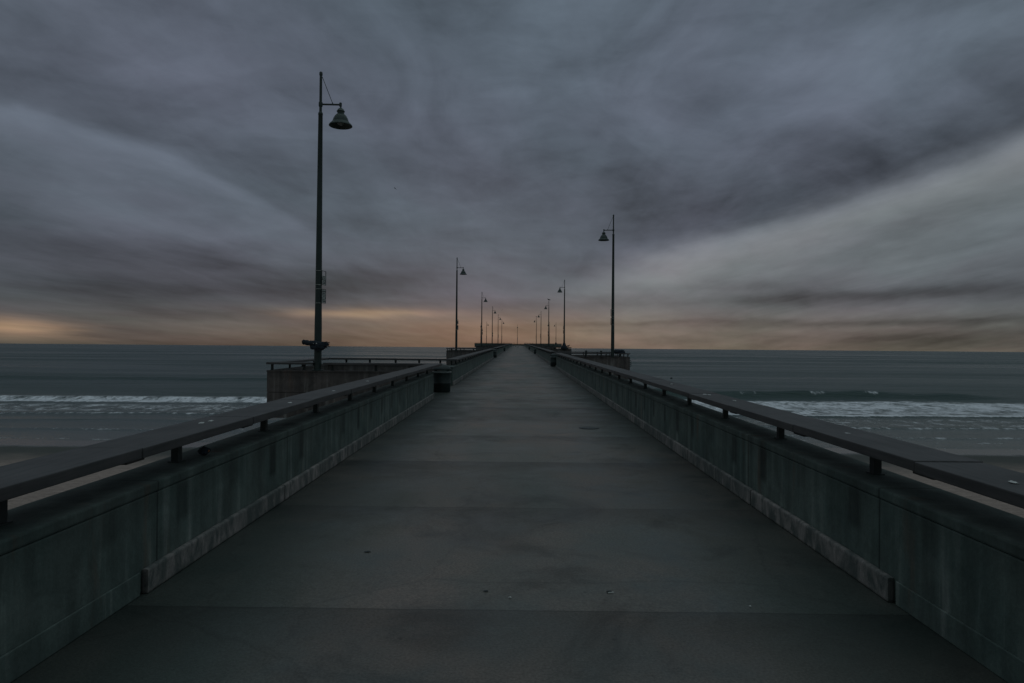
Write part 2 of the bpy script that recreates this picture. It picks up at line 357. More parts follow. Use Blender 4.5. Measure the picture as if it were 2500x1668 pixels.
def m_water():
    m, t, b = mat('sea_water'); P = wpos(t); x, y, z = t.sep(P)
    at = t.new('ShaderNodeAttribute', attribute_name='foam').outputs['Fac']
    lace = t.noise(t.vscale(P, 0.42, 0.26, 0.0), 1.0, 7, 0.74, 0.5); fl = t.noise(t.vscale(P, 1.6, 0.75, 0), 1.0, 5, 0.7, 0.4)
    fm = t.mapr(t.add(at, t.mul(t.sub(t.add(t.mul(lace, .6), t.mul(fl, .4)), 0.5), 3.4)), 0.46, 0.92, 0, 1)
    fm = t.mul(fm, t.m('GREATER_THAN', at, 0.02))
    depth = t.mapr(y, 55, 140, 0.0, 1.0)
    wc = t.mix(depth, (0.042, 0.070, 0.061), (0.016, 0.048, 0.043))
    patch = t.noise(t.vscale(P, 0.0022, 0.012, 0), 1.0, 6, 0.62, 0.5)
    t.put(b.inputs['Base Color'], t.mix(fm, wc, t.mix(t.mapr(fl, .3, .7), (0.84, 0.84, 0.90), (0.97, 0.97, 1.0))))
    r1 = t.mul(t.mapr(patch, 0.38, 0.62, 0.24, 0.46), t.mapr(y, 55, 110, 0.5, 1.0))
    t.put(b.inputs['Roughness'], t.m('MAXIMUM', r1, t.mul(fm, 0.9)))
    b.inputs['IOR'].default_value = 1.36
    t.put(b.inputs['Specular IOR Level'], t.mapr(fm, 0, 1, 0.5, 0.15))
    rip = t.noise(t.vscale(P, 0.30, 0.9, 0), 1.0, 6, 0.66, 0.3); rip2 = t.noise(t.vscale(P, 0.03, 0.12, 0), 1.0, 7, 0.66, 0.3)
    calm = t.mapr(y, 60, 92, 0.30, 1.0)
    h = t.mul(t.add(t.mul(rip, 0.55), t.mul(rip2, 2.0)), calm); h = t.add(h, t.mul(fm, 0.10))
    bump(t, b, h, 0.75, 1.0); return m
nu, ys = 360, np.concatenate([np.arange(46, 128, 0.28), 128 + np.cumsum(np.geomspace(0.3, 9000, 300))])
ys = ys[ys < 60000]
u = np.linspace(-1, 1, nu); u = 0.55*u + 0.45*u**3
Yg, Ug = np.meshgrid(ys, u, indexing='ij'); Xg = Ug*(Yg*1.5 + 70)
wig = 5.0*fbm(Xg/38, Yg*0+3, 11, 3)                # shore-parallel meander of the breakers
damp = np.exp(-Yg/900)
Zg = SEA + 0.16*fbm(Xg/12, Yg/4.0, 3, 4)*sst(58, 95, Yg)*damp + 0.34*fbm(Xg/45, Yg/11, 5, 4)*sst(100, 150, Yg)*damp
right = sst(10, 24, Xg); left = 1 - sst(-14, -4, Xg)
def ridge(c, h, wf, wb, mask):    # steep toward the shore, long behind
    d = Yg - c; return h*mask*np.where(d < 0, np.exp(-(d/wf)**2), np.exp(-(d/wb)**2))
endR = 1 - 0.88*sst(60, 88, Xg)
hvar = 0.88 + 0.5*fbm(Xg/11, Yg*0+9, 21, 2)
Zg += ridge(114.5 + 0.35*wig + 1.5*sst(20, 60, Xg), 1.30, 1.9, 6.0, right*endR*hvar)
Zg += ridge(158 + wig*0.6, 0.60, 1.8, 8.0, left)
Zg += ridge(99.5 + wig*0.4, 0.45, 1.2, 5.0, left)
Zg += ridge(83 + 0.7*wig, 0.18, 0.6, 4.0, right) + ridge(72 + wig, 0.10, 0.5, 3.0, 1) + ridge(64 + wig*.8, 0.06, 0.4, 2.0, 1)
Zg += ridge(79 + wig*.8, 0.14, 0.6, 3.0, left)
foam = 0*Yg
foam = np.maximum(foam, right*sst(82.5, 84, Yg - .7*wig)*(1 - sst(104, 112.5, Yg - .35*wig))*(0.72 + 0.10*sst(88, 100, Yg)))
foam = np.maximum(foam, right*1.15*np.exp(-((Yg - 83.6 - .7*wig)/1.0)**2))
foam = np.maximum(foam, left*sst(93.5, 96, Yg - .4*wig)*(1 - sst(98.0, 103.5, Yg - .4*wig))*0.84)
foam = np.maximum(foam, left*sst(78, 82, Yg - .8*wig)*(1 - sst(90, 96, Yg - .4*wig))*0.50)
foam = np.maximum(foam, right*sst(68, 74, Yg - wig)*(1 - sst(80, 84, Yg - .7*wig))*0.42)
for c_, a_, mk in ((71.5, .60, right), (64, .5, 1), (78.7, .62, left), (57.5, .5, 1), (61, .4, right)):
    foam = np.maximum(foam, mk*a_*np.exp(-((Yg - c_ - wig*.9)/0.55)**2))
crest = right*endR*np.exp(-((Yg - 113.6 - .35*wig - 1.5*sst(20, 60, Xg))/0.9)**2)*sst(0.10, 0.28, fbm(Xg/3.5, Yg*0+2, 31, 3))
foam = np.maximum(foam, crest*0.6)
WATER = grid_obj('water', Xg, Yg, Zg, m_water(), dict(foam=foam)); tag(WATER, kind='structure')

def m_sand():
    m, t, b = mat('beach_sand'); P = wpos(t); x, y, z = t.sep(P)
    n = t.noise(P, 0.5, 6, 0.65); f = t.noise(P, 9, 5, 0.7); tr = t.noise(t.vscale(P, 1.0, 2.2, 1), 1.7, 6, 0.7, 0.8)
    wet = t.mapr(t.add(y, t.mul(t.sub(n, .5), 3.0)), 51.0, 53.0, 0, 1, 'SMOOTHSTEP')
    damp_ = t.mapr(t.add(y, t.mul(t.sub(n, .5), 6.0)), 40, 50, 0, 1, 'SMOOTHSTEP')
    c = t.mix(t.mapr(tr, .3, .7), (0.22, 0.168, 0.142), (0.42, 0.32, 0.275)); c = t.mix(damp_, c, (0.062, 0.064, 0.056))
    t.put(b.inputs['Base Color'], t.scl(c, t.mapr(f, .3, .7, .85, 1.15))); t.put(b.inputs['Roughness'], t.mapr(wet, 0, 1, 0.9, 0.22))
    bn = t.new('ShaderNodeBump'); bn.inputs['Distance'].default_value = 0.10
    t.put(bn.inputs['Strength'], t.mapr(damp_, 0, 1, 0.9, 0.08)); t.put(bn.inputs['Height'], t.add(tr, t.mul(f, .2))); t.put(b.inputs['Normal'], bn.outputs[0])
    return m
xs = np.linspace(-260, 260, 180); yy = np.concatenate([np.linspace(-160, 20, 60), np.linspace(21, 75, 110)])
Yb, Xb = np.meshgrid(yy, xs, indexing='ij')
Zb = SEA + (56.0 + 2.2*fbm(Xb/30, Yb*0+1, 41, 2) - Yb)*0.030 + 0.05*fbm(Xb/5, Yb/4, 42, 3)*(1 - sst(40, 50, Yb))
Zb = np.minimum(Zb, -3.2 + 0.1*fbm(Xb/9, Yb/9, 45, 3))
tag(grid_obj('beach_sand', Xb, Yb, Zb, m_sand()), kind='structure')

# ------------------------------------------------------------------ pier
HW, WI, WO = 2.52, 2.57, 3.00          # kerb face, wall inner face, wall outer face
WT, RT, RTH = 0.735, 1.000, 0.072      # wall top, rail top, rail thickness
D0, DS, NP = 22.65, 25.3, 11
PLATF = [D0 + DS*k for k in range(NP)]
PD = 6.5
HEAD_C, HEAD_R = 329.0, 21.0
HEAD_Y = HEAD_C - math.sqrt(HEAD_R**2 - 3.3**2)

wk = MB()
for a, b_ in zip(np.linspace(-14, HEAD_Y + .1, 30)[:-1], np.linspace(-14, HEAD_Y + .1, 30)[1:]):
    pass
wk.box(-3.02, 3.02, -14, HEAD_Y, -0.55, 0.0)
for D in np.arange(2, 300, 12.65):
    for sx in (-1.7, 1.7): wk.lathe([(.42, -13.5), (.42, -.552)], 16, (sx, float(D), 0))
o = wk.build('walkway', M['deck']); tag(o, kind='structure')

POST = None
def post_mesh():
    mb = MB(); mb.box(-.03, .03, -.038, .038, -.0, .195, .006); mb.box(-.045, .045, -.055, .055, 0.0, .008); return mb
def add_post(parent, loc, rz=0.0):
    global POST
    if POST is None or POST.name not in bpy.data.objects:
        POST = post_mesh().build('post', M['post'], parent, shear=False); POST.location = loc; o = POST
    else:
        o = dup(POST, parent, loc)
    o.rotation_euler = (0, 0, rz); return o

def rail_boards(mb, sg, y0, y1, first):
    """board segments butted end to end with small misfits, a splice plate beneath each joint"""
    rr = random.Random(int(y0*10) + (5 if sg > 0 else 0))
    cuts = [y0]; q = first
    while q < y1 - 0.4:
        if q > y0 + 0.4: cuts.append(q)
        q += 1.945
    cuts.append(y1)
    for a, b_ in zip(cuts[:-1], cuts[1:]):
        dx_, dz_ = rr.uniform(-.007, .007), rr.uniform(-.005, .005)
        mb.box(sg*(WI - 0.01) + dx_, sg*(WO + 0.005) + dx_, a + .003, b_ - .003, RT - RTH + dz_, RT + dz_, .008)
        if b_ < y1: mb.box(sg*(WI + 0.03), sg*(WO - 0.05), b_ - .13, b_ + .09, RT - RTH - .022, RT - RTH - .006, .004)

NEAR = {}
def parapet(sg, segs):
    """segs: (full wall y0,y1), (thin stub y1..y2), rail y0,y1"""
    side = 'left' if sg < 0 else 'right'
    y0, y1, stub, r0, r1, label, kerb0 = segs
    e = empty('parapet', (0, y0, G(y0)), label, 'parapet wall', 'concrete parapets with handrails along the walkway')
    NEAR.setdefault(sg, e)
    def loc(mb, name, m_, **k): 
        for v in mb.bm.verts: v.co.y -= y0
        return mb.build(name, m_, e, **k)
    mb = MB(); mb.box(sg*WI, sg*WO, y0, y1, 0.004, WT - .075, .012)
    mb.box(sg*(WI - .005), sg*(WO + .006), y0 - .004, y1 + .004, WT - .073, WT, .014)
    loc(mb, 'wall', M['wall'])
    # recessed joint course under the wall panels
    if stub > y1:
        mb = MB(); mb.box(sg*(WI + .22), sg*(WO - .002), y1 + .002, stub, 0.004, WT - .004, .01); loc(mb, 'end_stub', M['wall'])
    mb = MB()
    k0 = max(y0, kerb0); q = k0
    nx_ = 4.66 + 2.75*math.ceil((k0 + .3 - 4.66)/2.75)
    while q < y1 - .05:
        nn = min(nx_, y1); mb.box(sg*HW, sg*(WI - .002), q + .006, nn - .006, 0.003, 0.172, .016); q = nn; nx_ += 2.75
    loc(mb, 'kerb', M['kerb'])
    if kerb0 > y0 + .5:
        mb = MB(); mb.box(sg*(WI - .018), sg*(WI - .003), y0, k0 - .03, 0.003, 0.160, .004); loc(mb, 'base_course', M['wall'])
    first = 3.69 if sg < 0 else 3.46
    mb = MB(); rail_boards(mb, sg, r0, r1, first + 0.97 + 1.945*math.floor((r0 - first)/1.945)); loc(mb, 'handrail', M['rail'])
    q = first + 1.945*math.ceil((r0 - first)/1.945)
    while q < min(r1, max(y1, stub)):
        if q > y0 - .01 or True: add_post(e, (sg*2.82, q - y0, WT + G(q - y0)))
        q += 1.945
names = {-1: 'left', 1: 'right'}
for sg in (-1, 1):
    ks = [k for k in range(NP) if (k % 2 == 0) == (sg < 0)]
    y = -14; r = -14; n = 0
    for k in ks:
        D = PLATF[k]
        if n == 0: lab = 'near %s concrete parapet with wide reddish handrail, reaching the bottom corner of the photo' % names[sg]
        else: lab = '%s concrete parapet with handrail, stretch %s' % (names[sg], ['', 'between the nearest and second %s lookouts' % names[sg], 'between the second and third %s lookouts' % names[sg],
              'between the third and fourth %s lookouts' % names[sg], 'between the fourth and fifth %s lookouts' % names[sg], 'between the fifth and sixth %s lookouts' % names[sg]][n])
        parapet(sg, (y, D - 2.0, D, r, D + .3, lab, 4.66))
        y = D + 4.2; r = D + 5.9; n += 1
    parapet(sg, (y, HEAD_Y - .1, 0, r, HEAD_Y - .1, 'farthest %s concrete parapet with handrail, stretch that meets the round pier head' % names[sg], 4.66))

# ---- lookout platforms
PX = [8.35, 7.85, 7.7] + [7.7]*8
ORD = ['nearest', 'second nearest', 'third nearest', 'fourth nearest', 'fifth nearest', 'farthest']
for k, D in enumerate(PLATF):
    sg = -1 if k % 2 == 0 else 1; XO = PX[k]; T = 0.32; nm = names[sg]
    e = empty('lookout_platform', (sg*3.02, D, G(D)), '%s lookout platform on the %s side of the pier, concrete walls and handrail' % (ORD[k//2].capitalize(), nm), 'lookout', 'lookout platforms jutting from the pier')
    def L(x): return sg*(x - 3.02)
    MB().box(L(3.024), L(XO - .03), .03, PD - .03, -.62, -.001).build('deck', M['deck'], e)
    mb = MB()   # three walls as butted panels with a coping
    for (a, b_, c, d) in ((3.02, XO, 0, T), (XO - T, XO, T + .003, PD - T - .003), (3.02, XO, PD - T, PD)):
        mb.box(L(a), L(b_), c, d, .004, WT - .062, .012)
        g = .012
        mb.box(L(a + (0 if a < 4 else -g)), L(b_ + g), c - g, d + g, WT - .06, WT, .012)
    mb.build('wall', M['pwall'], e)
    mb = MB()
    for (a, b_, c, d) in ((3.03, XO - .002, .006, .03), (XO - .03, XO - .006, .032, PD - .032), (3.03, XO - .002, PD - .03, PD - .006)):
        mb.box(L(a), L(b_), c, d, -.85, -.006, .006)
    mb.build('fascia', M['pwall'], e)
    RW = .40; c0 = -.03; LX = 6.65
    mb = MB()
    def board(a, b_, c, d):
        mb.box(L(a), L(b_), c, d, RT - RTH + random.uniform(-.004, .004), RT + random.uniform(-.004, .004), .008)
    board(3.03, 4.8, c0, c0 + RW); board(4.81, LX - .17, c0, c0 + RW); board(LX + .17, XO + .02, c0, c0 + RW)
    board(XO - RW + .03, XO + .025, c0 + RW + .01, PD/2); board(XO - RW + .03, XO + .025, PD/2 + .008, PD - RW - c0 - .01)
    board(3.03, 5.2, PD - RW + .03, PD + .03); board(5.21, XO + .02, PD - RW + .03, PD + .03)
    mb.build('handrail', M['rail'], e)
    for xx in (3.4, 4.75, 6.2, 7.15, XO - .12): add_post(e, (L(xx), .16, WT + G(.16)), R(90))
    for yy_ in (1.8, 3.25, 4.7): add_post(e, (L(XO - .16), yy_, WT + G(yy_)))
    for xx in (3.3, 4.2, 5.2, 6.3, 7.3): add_post(e, (L(xx), PD - .16, WT + G(PD)), R(90))
    for xx, yy_ in ((XO - 1.4, 1.4), (XO - 1.4, PD - 1.4)):
        MB().lathe([(.38, -13), (.38, -.62)], 20).build('pile', M['pile'], e, (L(xx), yy_, 0), smooth=True, shear=False)

# ---- round head of the pier
e = empty('round_viewing_deck', (0, HEAD_C, G(HEAD_C)), 'round concrete pier head with railing at the far end of the walkway', 'pier head')
n = 72
MB().lathe([(HEAD_R - .03, -1.0), (HEAD_R - .03, -.004)], n).build('deck', M['deck'], e, shear=False)
def arc(mb, r0, r1, z0, z1, cut=3.35):
    th = math.asin(cut/HEAD_R); a0 = -math.pi/2 + th; a1 = 1.5*math.pi - th; N = 90; rr = []
    for i in range(N + 1):
        a = a0 + (a1 - a0)*i/N; c, s_ = math.cos(a), math.sin(a)
        rr.append([(r0*c, r0*s_, z0), (r1*c, r1*s_, z0), (r1*c, r1*s_, z1), (r0*c, r0*s_, z1)])
    return mb.rings(rr)
arc(MB(), HEAD_R - .35, HEAD_R, 0, WT).build('wall', M['wall'], e, shear=False)
arc(MB(), HEAD_R - .38, HEAD_R + .03, RT - RTH, RT).build('handrail', M['rail'], e, shear=False)
for i in range(60):
    a = -math.pi/2 + .2 + (2*math.pi - .4)*i/59
    add_post(e, ((HEAD_R - .17)*math.cos(a), (HEAD_R - .17)*math.sin(a), WT), a)
for i in range(12):
    a = 2*math.pi*i/12 + .1
    MB().lathe([(.5, -16), (.5, -1.0)], 16).build('pile', M['pile'], e, ((HEAD_R - 3)*math.cos(a), (HEAD_R - 3)*math.sin(a), 0), shear=False)

# ------------------------------------------------------------------ lamps
def make_lamp():
    """stands on the wall top; arm reaches toward +x. z = 0 at the wall top"""
    e = empty('street_lamp', (0, 0, 0), 'x', 'street lamp')
    z = lambda h: h - WT
    k = dict(shear=False, smooth=True)
    MB().lathe([(.20, 0), (.20, .02), (.135, .03)], 20).build('base_plate', M['pole'], e, **k)
    MB().lathe([(.122, .02), (.120, z(2.2)), (.108, z(3.2)), (.088, z(6.6)), (.072, z(9.30)), (.078, z(9.31)), (.078, z(9.37)), (.048, z(9.42))], 24).build('pole', M['pole'], e, **k)
    MB().lathe([(.046, z(9.40)), (.044, z(10.55)), (.040, z(10.66))], 16).build('upper_pole', M['pole'], e, **k)
    MB().lathe([(.050, z(10.64)), (.055, z(10.66)), (.055, z(10.73)), (.040, z(10.76)), (.012, z(10.775))], 16).build('cap', M['pole'], e, **k)
    MB().lathe([(.062, z(9.60)), (.066, z(9.62)), (.066, z(9.72)), (.062, z(9.74))], 16).build('arm_clamp', M['pole'], e, **k)
    mb = MB(); mb.tube([(.04, 0, z(9.67)), (.66, 0, z(9.66))], .030, 12)
    mb.lathe([(.028, -.07), (.045, -.06), (.045, .05), (.03, .065)], 16, (.67, 0, z(9.665))); mb.lathe([(.02, 0), (.02, .05), (.012, .06)], 10, (.40, 0, z(9.675)))
    mb.build('arm', M['pole'], e, **k)
    MB().tube([(.045, 0, z(10.60)), (.40, 0, z(9.71))], .010, 8).build('brace_rod', M['pole'], e, **k)
    c = (.68, 0, z(0))
    prof = [(.022, 9.62), (.026, 9.56), (.045, 9.545), (.095, 9.505), (.125, 9.45), (.135, 9.44), (.135, 9.425), (.112, 9.415), (.112, 9.355), (.130, 9.34), (.190, 9.28), (.235, 9.20), (.262, 9.12),
            (.268, 9.085), (.290, 9.075), (.300, 9.055), (.350, 9.01), (.385, 8.965), (.388, 8.945), (.378, 8.94), (.340, 8.98), (.27, 9.05), (.22, 9.10), (.10, 9.20)]
    sh = MB().lathe(prof, 32, c).build('lamp_shade', M['shade'], e, **k)
    MB().lathe([(.10, 9.19), (.13, 9.12), (.12, 9.03), (.07, 8.98), (.01, 8.96)], 16, c).build('lens', M['glass'], sh, **k)
    for h in (4.07, 3.60, 3.46, 2.99):
        MB().lathe([(.113, -.009), (.117, -.007), (.117, .007), (.113, .009)], 20, (0, 0, z(h))).build('strap', M['strap'], e, **k)
    # two narrow signs strapped to the walkway side of the pole, seen nearly edge-on
    for (h0, h1, seed) in ((3.60, 4.07, 3), (2.99, 3.46, 8)):
        a = R(10); ux, uy = math.sin(a), math.cos(a)
        def P(s_, h, off): return (.125 + s_*ux + off*uy, s_*uy - off*ux - .04, z(h))
        def slab(mb, s0, s1, ha, hb, o0, o1): return mb.rings([[P(s0, ha, o0), P(s1, ha, o0), P(s1, ha, o1), P(s0, ha, o1)], [P(s0, hb, o0), P(s1, hb, o0), P(s1, hb, o1), P(s0, hb, o1)]])
        pl = slab(MB(), -.02, .26, h0 + .02, h1 - (.16 if seed == 3 else .01), 0, .006).build('sign_plate', M['sign'], e, shear=False)
        mb = MB(); rr = random.Random(seed); slab(mb, .10, .106, h0 + .03, h1 - (.17 if seed == 3 else .02), .0065, .009)
        for hh in np.arange(h0 + .05, h1 - (.20 if seed == 3 else .04), .055):
            s_ = .0
            while s_ < .22:
                wd = rr.uniform(.02, .06)
                if rr.random() < .8: slab(mb, s_, s_ + wd, hh, hh + rr.uniform(.014, .034), .007, .010)
                s_ += wd + rr.uniform(.01, .03)
        mb.build('sign_marks', M['mark'], pl, shear=False)
        mb = MB()
        for q in ((-.03, -.02, h0 + .01, h1), (.26, .27, h0 + .01, h1), (-.03, .27, h0, h0 + .012), (-.03, .27, h1 - .006, h1 + .006)):
            slab(mb, q[0], q[1], q[2], q[3], -.008, .014)
        mb.build('sign_frame', M['post'], pl, shear=False)
    return e
lamp0 = make_lamp(); GL = 'bell-shaded street lamps along the pier'
LL = ['nearest street lamp, left of the walkway, bell shade, dark bundle tied to its pole',
      'nearest street lamp on the right side of the pier, bell shade on a left-pointing arm',
      'second street lamp on the left side, slim pole rising from the second left lookout',
      'second street lamp on the right side, with a dark cone-shaped cover round its foot',
      'third street lamp on the left side, on the third left lookout',
      'third street lamp on the right side, a gull perched on its tip',
      'fourth street lamp on the left side, small against the orange sky',
      'fourth street lamp on the right side, small against the orange sky',
      'fifth street lamp on the left side, one before the last of its row',
      'fifth street lamp on the right side, innermost of the right row',
      'sixth street lamp on the left side, innermost of the left row']
def place_lamp(x, y, z, rz, label, first=[True]):
    o = lamp0 if first[0] else copy_tree(lamp0); first[0] = False
    o.location = (x, y, z); o.rotation_euler = (0, 0, rz); tag(o, label, 'street lamp', GL); return o
lamps = []
for k, D in enumerate(PLATF):
    sg = -1 if k % 2 == 0 else 1
    lamps.append(place_lamp(sg*(6.70 if k == 0 else 6.65), D + .15, G(D) + WT, 0 if sg < 0 else math.pi, LL[k]))
zh = G(HEAD_C) + WT
for (x, y, rz, lab) in ((-14.6, 314.0, 0, 'lamp on the left front rim of the round pier head'), (-18.6, 338, R(-80), 'outermost left lamp, thin pole on the far left rim of the pier head'),
                        (17.6, 318.0, math.pi, 'outermost right lamp on the rim of the pier head, dark cone at its foot'), (14.4, 314.0, math.pi, 'lamp on the right front rim of the pier head, hidden behind a nearer pole'),
                        (-.4, HEAD_C + HEAD_R - .2, R(-90), 'lone central lamp at the very end of the pier, its arm pointing at the viewer')):
    lamps.append(place_lamp(x, y, zh, rz, lab))
for li in (3, 13):
    MB().lathe([(.42, 0), (.46, .12), (.40, .35), (.26, .62), (.17, .88), (.13, .95)], 18).build('foot_cover', M['cloth'], lamps[li], shear=False, smooth=True)

# ------------------------------------------------------------------ loose things
def lumpy(mb, c, r, seed, amp=.18, n=3, cut=None):
    bm = mb.bm; res = bmesh.ops.create_icosphere(bm, subdivisions=n, radius=1.0)
    for v in res['verts']:
        p = v.co.copy(); d = 1 + amp*mn.noise(p*1.7 + Vector((seed, 0, 0))) + amp*.6*mn.noise(p*4.5 + Vector((0, seed, 0))) + amp*.35*mn.noise(p*10)
        v.co = Vector((c[0] + p.x*r[0]*d, c[1] + p.y*r[1]*d, max(c[2] + p.z*r[2]*d, cut if cut is not None else -1e9)))
    return mb
# dark bundle across the nearest lamp pole
D = PLATF[0]
e = empty('bundle', (-6.70, D + .15, G(D) + 1.62), 'dark rolled bundle with ragged end tied across the nearest lamp pole', 'bundle')
pts, rs = [], []
for i in range(19):
    tt = i/18; pts.append((-.48 + .88*tt, -.19 + .02*math.sin(tt*9), .05 - .06*tt + .012*math.sin(tt*17))); rs.append((.085 if i else .05)*(1 + .12*math.sin(i*2.3)) * (1 - .45*max(0, tt - .6)/.4))
MB().tube(pts, rs, 14).build('roll', M['cloth'], e, shear=False, smooth=True)
lumpy(MB(), (.05, -.17, -.09), (.24, .12, .13), 4, .35).build('pouch', M['cloth'], e, shear=False, smooth=True)
mb = MB(); rr = random.Random(5)
for i in range(11):
    y0 = rr.uniform(-.24, -.14); z0 = rr.uniform(-.16, .04)
    mb.tube([(.16, y0, z0), (.30 + rr.uniform(-.05, .1), y0, z0 + rr.uniform(-.03, .05)), (.34 + rr.uniform(.0, .15), y0, z0 + rr.uniform(-.04, .09))], [.022, .014, .004], 6)
mb.build('frayed_end', M['cloth'], e, shear=False)
for x_ in (-.06, .03): lumpy(MB(), (x_, -.285, .015), (.024, .014, .018), 2, .2, 2).build('white_knob', M['white'], e, shear=False, smooth=True)
mb = MB(); mb.rings([[(r_*math.cos(a), r_*math.sin(a), h_) for r_, h_ in ((.128, -.02), (.136, -.02), (.136, .02), (.128, .02))] for a in [2*math.pi*i/20 for i in range(20)]], closed=True)
mb.build('tie_strap', M['post'], e, shear=False)

# tarp lump and stubs on the first right lookout
D = PLATF[1]
mb = lumpy(MB(), (0, 0, .10), (.40, .20, .16), 9, .3, 4, 0.0); o = mb.build('tarp_bundle', M['cloth'], None, (7.12, D + .16, G(D) + RT + .004), smooth=True, shear=False)
tag(o, 'dark tarp heap lying on the rail beside the nearest right lamp', 'tarp')
for x_, lab in ((4.77, 'dark pipe stub standing above the first right lookout rail, nearer the walkway'), (5.82, 'dark pipe stub standing above the first right lookout rail, nearer the lamp')):
    mb = MB(); mb.lathe([(.05, -.27), (.05, -.02), (.075, .0), (.075, .03), (.045, .04), (.045, .10), (.085, .115), (.09, .16), (.04, .175)], 14)
    o = mb.build('rod_holder', M['post'], None, (x_, D - .10, G(D) + RT), smooth=True, shear=False); tag(o, lab, 'rod holder', 'pipe stubs on the right lookout rail')
# loops of chain outside the corner of that lookout
e_ = MB()
for i in range(3):
    e_.rings([[(.055 + (.055 + .014*math.cos(b_))*math.cos(a)*.9, .014*math.sin(b_), -.14*i + (.085 + .014*math.cos(b_))*math.sin(a)) for b_ in [2*math.pi*j/6 for j in range(6)]] for a in [2*math.pi*j/16 for j in range(16)]], closed=True)
o = e_.build('chain', M['post'], None, (PX[1] + .0, D + .1, G(D) + .42), smooth=True, shear=False); tag(o, 'hanging dark chain loops outside the corner of the first right lookout', 'chain')

# litter bins
def make_bin():
    e = empty('litter_bin', (0, 0, 0), 'x', 'litter bin'); k = dict(shear=False, smooth=True)
    MB().lathe([(.285, .01), (.30, .03), (.305, .30), (.312, .31), (.305, .32), (.31, .66), (.318, .68)], 28).build('body', M['bin'], e, **k)
    mb = MB(); mb.lathe([(.322, .655), (.334, .665), (.334, .70), (.30, .715), (.295, .69)], 28); mb.build('liner', M['liner'], e, **k)
    mb = MB(); mb.lathe([(.325, .765), (.33, .775), (.325, .80), (.27, .87), (.15, .93), (.03, .955)], 28)
    for i in range(4):
        a = math.pi/4 + i*math.pi/2; mb.box(.29*math.cos(a) - .02, .29*math.cos(a) + .02, .29*math.sin(a) - .02, .29*math.sin(a) + .02, .68, .78)
    mb.build('lid', M['bin'], e, **k); return e
bin0 = make_bin(); first = True
for k in range(6):
    sg = -1 if k % 2 == 0 else 1; D = PLATF[k]
    o = bin0 if first else copy_tree(bin0); first = False
    o.location = (sg*2.62, D + .85, G(D + .85)); tag(o, '%s dark litter bin on the %s side, by the gap in the parapet' % (ORD[k//2], names[sg]), 'litter bin', 'litter bins beside the lookouts')
    o.rotation_euler = (0, 0, .3*k)

# small things on the near deck
def floor_pt(px, py):   # a spot on the deck under a line of sight, used once to survey positions
    d = 1.75/((py - (834.5 + 0.0084*(px - 1265)))/1667.0); return ((px - 1265)/1667.0*d, d)
def litter(name, fn, px, py, lab, cat, m_, rz=0.0, dz=.003):
    x_, y_ = floor_pt(px, py); mb = MB(); fn(mb)
    o = mb.build(name, m_, None, (x_, y_, G(y_) + dz), shear=False); o.rotation_euler = (0, 0, rz); tag(o, lab, cat); return o
o = litter('lighter', lambda mb: mb.box(-.022, .012, -.009, .009, 0, .012, .003), 1493, 1445, 'small black lighter with pale strip on the near deck', 'lighter', M['bin'], .25)
MB().box(-.020, .024, -.016, -.010, .0, .007, .001).build('pale_strip', M['white'], o, shear=False)
litter('wrapper_scrap', lambda mb: lumpy(mb, (0, 0, .004), (.010, .006, .005), 3, .5, 2), 1250, 1459, 'tiny pale scrap of paper at the middle of the near deck', 'litter', M['white'])
litter('leaf', lambda mb: lumpy(mb, (0, 0, .003), (.018, .012, .003), 6, .5, 2), 1191, 1443, 'small dark leaf lying left of the pale scrap on the near deck', 'leaf', M['bin'])
litter('wrapper_scrap', lambda mb: lumpy(mb, (0, 0, .003), (.008, .005, .004), 8, .5, 2), 1833, 1478, 'tiny pale scrap of paper on the right side of the near deck', 'litter', M['white'])
litter('leaf', lambda mb: lumpy(mb, (0, 0, .003), (.028, .014, .003), 12, .5, 2), 902, 1348, 'dark leaf on the left half of the deck', 'leaf', M['bin'])
o = litter('drain_cover', lambda mb: mb.lathe([(.20, 0), (.205, .002), (.205, .006), (.19, .008), (.17, .006), (.12, .006), (.115, .009), (.0001, .009)], 32), 1439, 1045, 'round dark iron drain cover set in the right half of the deck', 'drain cover', M['iron'])
# crumpled dark packet under the left rail
y_ = 5.95; o = lumpy(MB(), (0, 0, .036), (.042, .060, .036), 17, .4, 3, 0.0).build('crumpled_packet', M['cloth'], None, (-2.74, y_, G(y_) + WT + .002), smooth=True, shear=False)
tag(o, 'crumpled dark packet with orange print wedged under the near left handrail', 'packet')
MB().rings([[(.043, -.015, .030), (.043, .015, .034), (.043, .003, .046)], [(.047, -.015, .030), (.047, .015, .034), (.047, .003, .046)]]).build('orange_print', M['orange'], o, shear=False)

# pale gull droppings on the near handrails
for n_d, (px, py) in enumerate(((490, 1034), (514, 1029), (708, 984), (815, 955), (897, 931), (1641, 938), (1720, 963), (1731, 964), (1792, 978), (2066, 1058), (2467, 1176))):
    d = .75/((py - (834.5 + 0.0084*(px - 1265)))/1667.0); x_ = (px - 1265)/1667.0*d; sg = -1 if x_ < 0 else 1
    x_ = sg*min(max(abs(x_), WI + .05), WO - .05)
    lumpy(MB(), (0, 0, 0), (.010 + .001*d, .012 + .004*d, .005), n_d*3 + 1, .7, 3).build('dropping', M['white'], NEAR[sg], (x_, d - (-14), G(d + 14) + RT + .002), shear=False)

